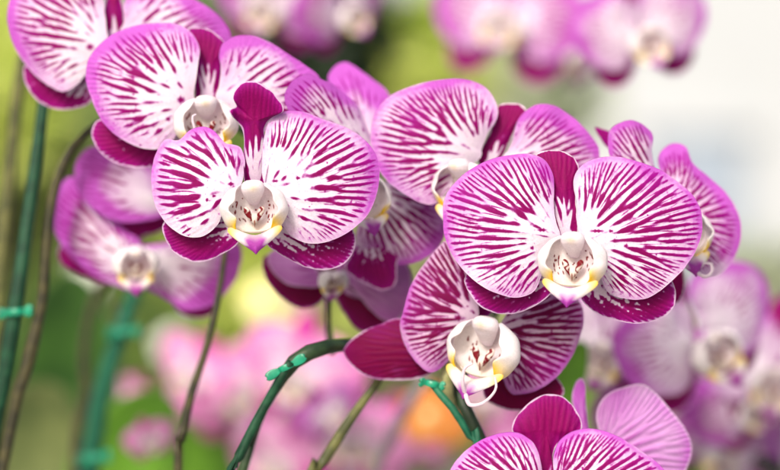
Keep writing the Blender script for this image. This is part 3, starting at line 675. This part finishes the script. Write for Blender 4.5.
# ------------------------------------------------------------------ blurred flowers behind, copied from two flowers
def far_flower(mat, seed, cover, lil, blush):
    fl = empty('background_orchid', (0, 0, 0))
    og = at(570, 240, 0.0)
    k = dict(nr=26, na=110, mat=mat)
    petal('petal', fl, og, [(560,238),(556,222),(553.5,206),(554,192),(553,175),(545,160),(530,154),(510,155),(486,161),(465,173),(450,188),(443.5,203),(443,220),(444.5,236),(453,256),(468,275),(486,288.5),(508,297),(523,296.5),(535,290),(541,276),(546,255)],
          (562,241), 0, (-0.1, 0.04), lam=9, seed=seed, cover=cover, start=0.34, lil=lil, ldir=(-0.6,-0.5), blush=blush, wave=1.0, **k)
    petal('petal', fl, og, [(581,238),(577,222),(577,205),(574,190),(574,178),(580,167),(593,159),(613,156),(636,161),(660,170),(680,183),(695,198),(702,216),(701,235),(694,254),(680,273),(660,291),(643,299),(625,298.5),(608,292),(600,275),(592,255)],
          (578,241), 0, (0.1, 0.04), lam=9, seed=seed + 1, cover=cover, start=0.34, lil=lil, ldir=(0.6,-0.5), blush=blush, wave=1.0, **k)
    petal('sepal', fl, og, [(566,246),(556,236),(551,205),(545,185),(538,160),(541,140),(552,128),(568,126),(580,138),(584,160),(580,180),(576,200),(576,215),(574,226)],
          (566,232), 0.006, (0, 0.05), style='dorsal', lam=8, seed=seed + 2, start=0.26, cover=-0.3 + cover, lil=lil, blush=blush, **k)
    petal('sepal', fl, og, [(560,260),(556,285),(546,310),(528,326),(508,330),(490,322),(478,304),(476,286),(490,268),(515,260),(540,255)],
          (562,250), 0.008, (-0.1, 0), style='sepal', lam=8, seed=seed + 3, start=0.2, cover=-0.2 + cover, lil=lil, blush=blush, **k)
    petal('sepal', fl, og, [(576,260),(580,285),(590,312),(608,328),(630,332),(650,324),(664,308),(668,290),(655,270),(630,262),(600,256)],
          (574,250), 0.008, (0.1, 0), style='sepal', lam=8, seed=seed + 4, start=0.2, cover=-0.2 + cover, lil=lil, blush=blush, **k)
    build_lip(fl, at(573,262,-0.006) - og, 36 * unit(), seed=seed, q=0.5, spots=0.0, pitch=-4)
    return fl
FAR = {'m': far_flower('tissue', 301, 0.22, 1.3, 0.3), 'p': far_flower('pink', 321, -0.05, 0.9, 0.25), 'w': far_flower('tissue', 341, -0.3, 1.05, 0.18)}
GB = 'blurred orchids in the background'
far = [  # kind, px, py, depth, size, yaw, pitch, roll, label
    ('w', 643, 32, 0.32, 0.76, 12, 6, -14, 'blurred white centred orchid against the pale wall, top right'),
    ('m', 505, 18, 0.52, 1.00, -14, -8, 10, 'blurred magenta orchid at the top edge above the centre'),
    ('m', 577, 52, 0.62, 0.60, 30, 20, 20, 'small dark blurred orchid tucked between two larger ones at the top'),
    ('m', 345, 8, 0.42, 0.66, 38, 10, -30, 'blurred magenta orchid hanging before the dark green gap at the top'),
    ('m', 268, 0, 0.50, 0.80, -18, 12, 16, 'blurred orchid at the top edge left of the dark green gap'),
    ('w', 606, 345, 0.24, 0.80, -22, 8, 10, 'blurred orchid with cream centre right below the largest flower'),
    ('w', 704, 338, 0.22, 0.92, 26, 6, -26, 'blurred pale orchid with bright white centre at the right'),
    ('w', 776, 372, 0.34, 0.92, -10, 4, 12, 'blurred orchid half cut off by the right edge'),
    ('m', 725, 452, 0.40, 0.90, 18, 10, 40, 'blurred purple orchid in the bottom right corner'),
    ('p', 296, 372, 0.55, 0.85, -20, 6, 14, 'blurred pink orchid behind the green clip on the bent stem'),
    ('p', 232, 388, 0.70, 0.85, 20, -4, -20, 'blurred pink orchid behind the thin dark stem at lower left'),
    ('p', 350, 440, 0.62, 0.90, 10, -12, 8, 'blurred whitish pink orchid at the bottom crossed by the olive stem'),
    ('p', 404, 436, 0.80, 0.70, -26, 8, -12, 'blurred pink orchid with magenta middle left of the orange flower'),
    ('p', 128, 404, 0.90, 0.50, -34, 0, 24, 'small blurred pink orchid beside the teal stake'),
    ('p', 66, 440, 0.95, 0.46, 30, 6, -18, 'small blurred pink orchid near the bottom left corner'),
    ('p', 486, 398, 0.72, 0.62, 16, 10, 30, 'blurred pale pink orchid seen under the deep purple flower'),
    ('p', 104, 322, 0.70, 0.42, 72, 0, 10, 'narrow pale pink orchid seen sideways beside the upper teal clip'),
    ('p', 300, 300, 0.85, 0.34, 20, 10, 0, 'tiny pink blurred orchid under the dark purple flower'),
    ('m', 652, 392, 0.30, 0.70, 20, 16, -60, 'blurred purple orchid beneath the cream centred one'),
    ('p', 190, 372, 0.60, 0.62, -30, 6, 30, 'blurred pink orchid left of the thin dark stem at the lower left'),
    ('m', 330, 412, 0.50, 0.42, 24, 4, -34, 'small magenta blurred orchid between the leaning stake and the olive stem'),
    ('m', 690, 420, 0.50, 0.62, -24, 12, 24, 'small magenta blurred orchid behind the slanting stem at the lower right'),
    ('p', 520, 448, 0.70, 0.50, 30, 4, 12, 'pink blurred orchid peeping out left of the bottom flower'),
    ('m', 745, 405, 0.36, 0.66, 14, 8, -40, 'blurred magenta orchid low at the right, under the one cut by the edge'),
    ('m', 778, 448, 0.44, 0.70, -20, 4, 20, 'blurred magenta orchid at the very corner, lower right'),
    ('p', 150, 440, 0.40, 0.30, 18, 8, -20, 'little pink blurred orchid in front of the bright green leaf'),
    ('p', 280, 462, 0.66, 0.80, -12, -6, 18, 'blurred bright pink orchid at the bottom edge beside the leaning stake'),
]
used = set()
for kind, px, py, Y, sc, yaw, pitch, roll, label in far:
    o = FAR[kind] if kind not in used else copy_tree(FAR[kind]); used.add(kind)
    sc *= (CAM_D + 0.72 * Y) / (CAM_D + Y); Y *= 0.72
    o.location = [float(v) for v in at(px, py, Y)]; o.scale = (sc, sc, sc)
    o.rotation_euler = Euler((R_(pitch), R_(roll), R_(yaw)), 'YXZ')
    o.rotation_mode = 'YXZ'
    tag(o, label, 'flower', GB)

# simple round blossoms of other plants; yellow and white ones added as bokeh highlights
def blossom(name, px, py, Y, r, mat, label, petals=5):
    o = empty(name, at(px, py, Y)); tag(o, label, 'flower')
    for k in range(petals):
        a = 2 * np.pi * k / petals + 0.3
        u = np.linspace(0, 1, 14)[:, None]; v = np.linspace(-1, 1, 11)[None]
        w = 0.62 * np.sin(np.pi * np.clip(u, 0.02, 0.985)) ** 0.6
        x = u * 1.0 + 0 * v; y = v * w; d = -0.25 * u + 0.25 * v ** 2 * w + 0.35 * u ** 3
        P = np.stack([x * np.cos(a) - y * np.sin(a), d + 0 * x, x * np.sin(a) + y * np.cos(a)], -1) * r
        V, F = shell(P, 0.0006); mesh_obj('petal', V, F, M[mat], o)
    th = np.linspace(0.05, np.pi - 0.05, 10)[:, None]; ph = np.linspace(0, 2 * np.pi, 14, endpoint=False)[None]
    S = np.stack([np.sin(th) * np.cos(ph), -np.cos(th) * 0.8 + 0 * ph - 0.3, np.sin(th) * np.sin(ph)], -1).reshape(-1, 3) * r * 0.22
    mesh_obj('flower_centre', S, grid_faces(10, 14, True), M['highlight_and_centre'], o)
    return o
blossom('yellow_highlight', 263, 301, 0.55, 0.016, 'highlight_and_centre', 'bright pale yellow bokeh highlight in blossom shape below the left front flower')  # flower shape added to imitate a bright bokeh highlight
blossom('white_highlight', 84, 284, 0.60, 0.014, 'highlight_white', 'whitish bokeh highlight in blossom shape beside the dark brown stem')  # added pale flower shape in place of a light bokeh spot
blossom('white_highlight', 172, 346, 0.80, 0.014, 'highlight_white', 'whitish bokeh highlight in blossom shape left of the thin dark stem')
blossom('yellow_highlight', 300, 318, 0.80, 0.012, 'highlight_and_centre', 'fainter pale yellow bokeh highlight in blossom shape beside the short olive pedicel')
blossom('orange_blossom', 428, 416, 0.45, 0.018, 'orange_petal', 'orange blurred blossom left of the lower right stake')
blossom('orange_blossom', 450, 428, 0.50, 0.013, 'orange_petal', 'smaller orange blurred blossom touching the lower right stake')

# ------------------------------------------------------------------ stems, stakes and clips
def px_path(pts, n=60):
    """pts: (px, py, depth, width in px)"""
    c = catmull(pts, n, closed=False)
    P = np.array([at(a[0], a[1], a[2]) for a in c]); r = np.array([a[3] * 0.5 * unit(a[2]) for a in c])
    return P, r
def stalk(name, pts, mat, label, cat, n=70, nodes=(), seed=0, group=None):
    P, r = px_path(pts, n)
    rng = np.random.default_rng(seed + 50)
    r = r * (1 + 0.05 * np.interp(np.arange(n), np.linspace(0, n - 1, 14), rng.normal(size=14)))
    for k in nodes:
        r = r * (1 + 0.2 * np.exp(-((np.arange(n) / (n - 1) - k) / 0.018) ** 2))
    o = tube(name, P, r, M[mat], None, 14)
    tag(o, label, cat, group)
    return o
GZ = -0.50
def down(px, py, Y, w, lean=0.0):          # continue to the ground, below the picture
    w0 = SPAN * (CAM_D + Y); gy = 235 - GZ / w0 * 780
    return [(px + lean * (gy - py) * 0.5, py + (gy - py) * 0.5, Y, w), (px + lean * (gy - py), gy, Y, w)]
stalk('plant_stake', [(50,60,0.10,13),(43,108,0.095,13),(31,200,0.09,14),(17,300,0.085,15),(4,380,0.085,15),(-10,470,0.085,15)] + down(-10,470,0.085,15,-0.1), 'stake_dark', 'dark green plant stake leaning at the left edge', 'stake', seed=1)
stalk('orchid_spike', [(118,112,0.085,7),(95,126,0.085,8),(72,148,0.085,9),(55,186,0.085,10),(47,240,0.085,10),(42,300,0.085,11),(26,370,0.085,12),(8,440,0.085,12)] + down(8,440,0.085,12,-0.2), 'stem_brown', 'dark brown arching stem beside the left stake', 'stem', nodes=(0.2,0.42), seed=2)
stalk('orchid_spike', [(26,40,0.16,12),(18,90,0.16,13),(12,150,0.16,13),(4,230,0.16,13),(-4,330,0.16,13)] + down(-4,330,0.16,13,-0.05), 'stem_olive', 'blurred olive stem at the upper left edge', 'stem', seed=3)
stalk('plant_stake', [(150,250,0.24,13),(136,290,0.24,14),(118,340,0.24,16),(102,390,0.24,17),(94,440,0.24,18),(90,480,0.24,18)] + down(90,480,0.24,18), 'stake_teal', 'blurred teal stake carrying two clips at lower left', 'stake', seed=4)
stalk('orchid_spike', [(112,270,0.26,9),(94,300,0.26,10),(84,350,0.26,11),(86,400,0.26,11),(76,470,0.26,11)] + down(76,470,0.26,11), 'stem_brown', 'blurred brown stem left of the teal stake', 'stem', seed=5)
stalk('orchid_spike', [(226,240,0.075,6),(222,275,0.075,6.5),(214,318,0.07,7),(204,356,0.07,7),(190,398,0.07,8),(182,440,0.07,9),(178,475,0.07,9)] + down(178,475,0.07,9), 'stem_brown', 'thin dark stem curving down below the left front flower', 'stem', nodes=(0.3,), seed=6)
stalk('orchid_spike', [(400,338,0.07,13),(368,343,0.060,12),(344,345,0.048,13),(322,348,0.03,15),(304,355,0.026,16),(290,366,0.026,14),(276,388,0.03,10),(262,412,0.04,9),(250,445,0.05,9),(240,480,0.05,9)] + down(240,480,0.05,9,-0.3), 'stem_green', 'thick dark green stem bending over at the green clip', 'stem', seed=7)
stalk('plant_stake', [(290,362,0.016,8),(281,378,0.018,8.5),(267,402,0.02,9),(250,434,0.02,9.5),(233,470,0.02,9.5),(222,495,0.02,9.5)] + down(222,495,0.02,12,-0.35), 'stake_dark', 'green wrapped stake leaning under the clip at the bottom centre', 'stake', nodes=(0.1,0.2), seed=8)
stalk('orchid_spike', [(392,356,0.05,9),(378,381,0.05,9),(362,403,0.05,9),(346,426,0.05,9.5),(318,470,0.05,10),(300,500,0.05,10)] + down(300,500,0.05,10,-0.4), 'stem_olive', 'olive stem slanting below the long plain sepal', 'stem', nodes=(0.24,), seed=9)
stalk('orchid_spike', [(428,372,0.26,10),(418,390,0.26,11),(402,415,0.26,12),(386,448,0.26,12),(374,480,0.26,12)] + down(374,480,0.26,12,-0.2), 'stem_mauve', 'blurred greyish stem left of the orange blossoms', 'stem', seed=10)
stalk('orchid_spike', [(452,372,0.05,10),(458,392,0.045,13),(467,412,0.04,14),(478,434,0.04,14),(490,462,0.04,14),(498,490,0.04,14)] + down(498,490,0.04,14,0.15), 'stem_green', 'dark green stem under the deep purple flower', 'stem', seed=11)
stalk('plant_stake', [(430,382,0.028,7),(440,394,0.026,8),(453,409,0.024,8),(465,428,0.024,8),(474,446,0.024,8),(482,472,0.024,8)] + down(482,472,0.024,8,0.15), 'stake_teal', 'thin teal stake curving down beside the dark stem below the centre', 'stake', nodes=(0.1,0.2), seed=12)
stalk('orchid_pedicel', [(452,345,0.040,9),(449,362,0.036,11),(447,378,0.036,12),(448,395,0.040,11),(455,410,0.046,9)], 'pedicel_pale', 'pale green flower stalk above the lower green clip', 'stem', n=40, seed=13)
stalk('orchid_pedicel', [(331,270,0.095,7),(329,300,0.095,7),(329,330,0.09,8),(332,352,0.07,8)], 'stem_olive', 'short straight olive pedicel under the dark purple flower', 'stem', n=40, seed=14)
stalk('orchid_spike', [(640,340,0.30,10),(666,378,0.30,13),(692,404,0.30,15),(722,430,0.30,15),(762,466,0.30,15),(790,500,0.30,15)] + down(790,500,0.30,15,0.3), 'stem_green', 'blurred dark green stem slanting through the lower right', 'stem', seed=15)
# the two flowering spikes behind the front clusters, with a short stalk to every flower
def spike(label, pts, ends, mat='stem_green'):
    P, r = px_path(pts, 60)
    o = tube('flower_spike', P, r, M[mat], None, 12); tag(o, label, 'stem')
    for (px, py, Y, k) in ends:
        a = P[int(k * 59)]; b = at(px, py, Y)
        m = (a + b) / 2 + np.array([0, 0.004, 0.004])
        c = catmull(np.array([a, m, b]), 16, closed=False)
        tube('pedicel', c, np.full(16, 0.0016), M['pedicel_pale'], o, 8)
spike('hidden dark green spike carrying the left cluster of flowers', [(396,338,0.056,8),(398,300,0.10,8),(380,230,0.095,8),(330,170,0.085,8),(260,140,0.08,7),(190,100,0.085,6),(120,50,0.09,5)],
      [(254,195,0.012,0.62),(207,100,0.042,0.80),(112,46,0.062,0.99),(376,172,0.062,0.36),(140,250,0.112,0.9)])
spike('hidden dark green spike carrying the right cluster of flowers', [(456,388,0.050,8),(478,350,0.085,8),(505,290,0.085,8),(530,240,0.08,8),(570,200,0.075,7),(625,190,0.08,6),(665,205,0.085,5)],
      [(568,242,0.012,0.55),(490,160,0.042,0.6),(670,206,0.056,0.99),(482,328,0.045,0.25)])

stalk('orchid_spike', [(612,446,0.05,6),(608,470,0.07,7),(606,510,0.08,8)] + down(606,510,0.08,8), 'stem_green', 'green stem of the flower turned away, mostly below the picture', 'stem', seed=16)
stalk('orchid_spike', [(550,492,0.012,6),(560,505,0.04,7),(566,540,0.05,8)] + down(566,540,0.05,8), 'stem_green', 'green stem behind the bottom flower, below the picture', 'stem', seed=17)
def clip(px, py, Y, r_px, ang, label, wings=1.0):
    """plastic clip: a ring round the stake and two thumb tabs"""
    u = unit(Y); c = at(px, py, Y); R0 = r_px * u
    o = empty('plant_clip', c); tag(o, label, 'clip', 'green plant clips on the stakes')
    ca, sa = math.cos(ang), math.sin(ang)
    rot = np.array([[ca, 0, -sa], [0, 1, 0], [sa, 0, ca]])
    ph = np.linspace(0, 2 * np.pi, 36, endpoint=False)[None]
    hh = np.array([-1, -1, -0.8, 0.8, 1, 1, 0.8, -0.8, -1]) * 0.42
    rr = np.array([0.80, 0.98, 1.04, 1.04, 0.98, 0.80, 0.76, 0.76, 0.80])
    V = np.stack([rr[:, None] * np.cos(ph), rr[:, None] * np.sin(ph), hh[:, None] + 0 * ph], -1).reshape(-1, 3) * R0
    mesh_obj('ring', V @ rot.T, grid_faces(9, 36, True), M['clip_green'], o)
    for sgn in (-1, 1):
        uu = np.linspace(0, 1, 12)[:, None]; vv = np.linspace(-1, 1, 9)[None]
        w = (0.34 + 0.28 * np.sin(uu * 2.6)) * np.where(uu > 0.85, np.sqrt(np.clip(1 - ((uu - 0.85) / 0.16) ** 2, 0.02, 1)), 1)
        P = np.stack([sgn * (0.95 + uu * 1.15 * wings) + 0 * vv, -0.25 - 0.30 * uu ** 2 + 0.10 * vv ** 2 * uu, vv * w + 0.15 * sgn * uu], -1) * R0
        V, F = shell(P if sgn > 0 else P[:, ::-1], R0 * 0.22)
        mesh_obj('tab', V @ rot.T, F, M['clip_green'], o)
clip(16, 312, 0.083, 9, 0.05, 'green clip on the dark stake at the left edge', 0.8)
clip(124, 332, 0.235, 10, 0.0, 'upper of two blurred green clips on the teal stake', 0.5)
clip(95, 458, 0.235, 11, 0.1, 'lower of two blurred green clips on the teal stake', 0.4)
clip(286, 367, 0.018, 7.5, 0.45, 'green clip on the bent stem at the bottom centre', 1.7)
clip(432, 384, 0.028, 7.5, -0.25, 'green clip under the long plain sepal', 0.6)

# ------------------------------------------------------------------ leaves and plants behind
def strap_leaf(name, px, py, Y, length, width, ang, mat, label, cup=0.25, droop=0.3):
    o_loc = at(px, py, Y)
    u = np.linspace(0, 1, 40)[:, None]; v = np.linspace(-1, 1, 17)[None]
    w = np.sin(np.pi * (0.06 + 0.94 * u)) ** 0.55 * width * 0.5 * (1 - 0.1 * u)
    x = v * w; z = u * length + 0 * v
    y = -droop * length * u ** 2 + cup * np.abs(v) ** 1.6 * w * -1 + 0 * v
    c, s = math.cos(ang), math.sin(ang)
    P = np.stack([x * c + z * s, y, -x * s + z * c], -1)
    V, F = shell(P, 0.0012)
    o = mesh_obj(name, V, F, M[mat]); o.location = [float(k) for k in o_loc]
    tag(o, label, 'leaf'); return o
strap_leaf('orchid_leaf', 92, 530, 0.36, 0.090, 0.062, 0.50, 'leaf_deep', 'broad bright green blurred leaf at the bottom left')
strap_leaf('orchid_leaf', 236, 560, 0.54, 0.110, 0.066, -0.38, 'leaf_deep', 'bright green blurred leaf behind the thin dark stem')
strap_leaf('orchid_leaf', 62, 470, 0.50, 0.125, 0.070, 0.10, 'leaf_dark', 'dark green blurred leaf between the left stakes')
strap_leaf('orchid_leaf', 24, 500, 0.46, 0.075, 0.07, 0.25, 'leaf_grey', 'greyish olive blurred leaf in the bottom left corner')
strap_leaf('orchid_leaf', 520, 500, 0.16, 0.080, 0.022, 0.35, 'leaf_deep', 'small fresh green leaf tip below the largest flower')

def leafy_plant(px, py, Y, rx, ry, n, mat, label, leaf=0.05, seed=0, name='leafy_plant'):
    rng = np.random.default_rng(seed + 400)
    u = unit(Y); c = at(px, py, Y)
    o = empty(name, (c[0], c[1], GZ)); tag(o, label, 'plant', 'blurred plants at the back')
    off = rng.normal(size=(n, 3)); off /= np.linalg.norm(off, axis=1, keepdims=True)
    off *= rng.uniform(0.15, 1.0, (n, 1)) ** 0.5
    pos = off * np.array([rx * u, 0.35 * (rx + ry) * 0.5 * u, ry * u]) + np.array([0, 0, c[2] - GZ])
    prof = np.array([(0, 0), (0.25, 0.30), (0.55, 0.38), (0.85, 0.20), (1.0, 0.0)])
    V, F = [], []
    for k in range(n):
        a = rng.normal(size=3); a[2] -= 0.3; a /= np.linalg.norm(a); b = np.cross(a, rng.normal(size=3)); b /= np.linalg.norm(b); nn = np.cross(a, b)
        L = leaf * rng.uniform(0.6, 1.3); base = len(V)
        for tt, w in prof:
            p = pos[k] + a * tt * L + nn * 0.12 * L * math.sin(tt * 3)
            V += [p - b * w * L + nn * 0.06 * L * (w > 0), p, p + b * w * L + nn * 0.06 * L * (w > 0)]
        for q in range(4):
            i = base + 3 * q
            F += [(i, i + 1, i + 4, i + 3), (i + 1, i + 2, i + 5, i + 4)]
    mesh_obj('foliage', np.array(V), np.array(F), M[mat], o)
    tops = [np.array([0, 0, c[2] - GZ]) + np.array([rng.uniform(-.6, .6) * rx * u, rng.uniform(-.02, .02), rng.uniform(-.2, .7) * ry * u]) for _ in range(4)]
    for tp in tops:
        cpath = catmull(np.array([[0, 0, 0], tp * np.array([0.3, 1, 0.55]), tp]), 20, closed=False)
        tube('stem', cpath, np.linspace(0.008, 0.003, 20), M['stem_brown'], o, 8)
    return o
plants = [
    (0, 70, 1.5, 60, 90, 260, 'leaf_lime', 'bright lime green plant at the upper left edge', 0.05),
    (40, 220, 2.0, 80, 120, 420, 'leaf_olive', 'olive plant behind the left stakes', 0.06),
    (90, 380, 1.7, 90, 110, 420, 'leaf_mid', 'mid green plant at the lower left', 0.06),
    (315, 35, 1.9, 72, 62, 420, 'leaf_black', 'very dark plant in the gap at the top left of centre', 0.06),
    (240, 290, 2.2, 100, 80, 360, 'leaf_lime', 'lime plant with sunlight put into its leaf colour behind the thin dark stem', 0.06),
    (335, 350, 2.5, 75, 60, 360, 'leaf_pale', 'pale green plant behind the bent stem', 0.06),
    (420, 55, 2.3, 62, 52, 360, 'leaf_lime', 'yellow green plant above the centre', 0.06),
    (500, 85, 3.0, 95, 75, 420, 'leaf_sage', 'grey green plant above the largest flower', 0.07),
    (410, 330, 3.0, 150, 130, 600, 'leaf_pale', 'pale plant far behind the middle of the cluster', 0.07),
    (560, 410, 2.4, 110, 80, 420, 'leaf_mid', 'green plant behind the bottom flowers', 0.06),
    (755, 300, 2.6, 60, 46, 360, 'leaf_sage', 'soft green plant in front of the pale wall at the right', 0.06),
    (720, 420, 2.2, 110, 85, 420, 'leaf_mid', 'green plant behind the bottom right orchids', 0.06),
    (170, 170, 3.0, 180, 200, 800, 'leaf_mid', 'tall green plant far back at the left', 0.08),
    (320, 180, 3.2, 130, 200, 800, 'leaf_sage', 'tall pale plant far back left of the centre', 0.08),
    (-420, 260, 2.4, 200, 230, 700, 'leaf_mid', 'wide green plant outside the picture to the left', 0.08),
    (-760, 240, 2.8, 220, 260, 700, 'leaf_sage', 'wide pale plant far outside the picture to the left', 0.08),
    (1010, 380, 2.4, 160, 130, 500, 'leaf_mid', 'low green plant outside the picture to the right', 0.07),
    (1330, 330, 2.8, 200, 200, 600, 'leaf_sage', 'tall pale plant far outside the picture to the right', 0.08),
    (-120, 250, 2.6, 120, 260, 700, 'leaf_mid', 'tall green plant beyond the left edge of the picture', 0.08),
]
for i, (px, py, Y, rx, ry, n, mt, lab, lf) in enumerate(plants):
    leafy_plant(px, py, Y, rx, ry, n, mt, lab, lf, i)

# ------------------------------------------------------------------ setting
def sheet(name, x0, x1, y0, y1, z, mat):
    nx = 24
    xs = np.linspace(x0, x1, nx); ys = np.linspace(y0, y1, nx)
    V = np.stack(np.meshgrid(xs, ys, indexing='ij') + [np.full((nx, nx), z)], -1).reshape(-1, 3)
    return mesh_obj(name, V, grid_faces(nx, nx)[:, ::-1], M[mat])
tag(sheet('ground', -60, 60, -20, 100, GZ, 'soil'), kind='structure')
def box(x0, x1, y0, y1, z0, z1):
    V = [(x, y, z) for z in (z0, z1) for y in (y0, y1) for x in (x0, x1)]
    return np.array(V, float), np.array([(0, 2, 3, 1), (4, 5, 7, 6), (0, 1, 5, 4), (2, 6, 7, 3), (0, 4, 6, 2), (1, 3, 7, 5)])
def boxes(name, lst, mat, parent):
    Vs, Fs, n = [], [], 0
    for b in lst:
        v, f = box(*b); Vs.append(v); Fs.append(f + n); n += 8
    return mesh_obj(name, np.concatenate(Vs), np.concatenate(Fs), M[mat], parent, smooth=False)
wy = 5.2
gw = empty('greenhouse_wall', (0, wy, GZ)); tag(gw, 'pale greenhouse wall of white and bluish grey panels far behind the flowers', 'wall')
boxes('wall', [(-5, 5, 0.0, 0.12, 0, 3.6)], 'wall_white', gw)
for x0, x1, z0, z1 in ((-3.2, -2.0, 0.5, 1.2), (-1.7, -0.5, 0.5, 1.2), (0.72, 0.98, 0.42, 0.78), (1.35, 2.3, 0.5, 1.2), (2.6, 3.6, 0.5, 1.2)):
    f = boxes('window', [(x0, x1, -0.03, -0.002, z0, z1)], 'wall_grey', gw)
    boxes('frame', [(x0 - .03, x1 + .03, -0.05, -0.004, z1 + .002, z1 + .03), (x0 - .03, x1 + .03, -0.05, -0.004, z0 - .03, z0 - .002)], 'wall_white', f)
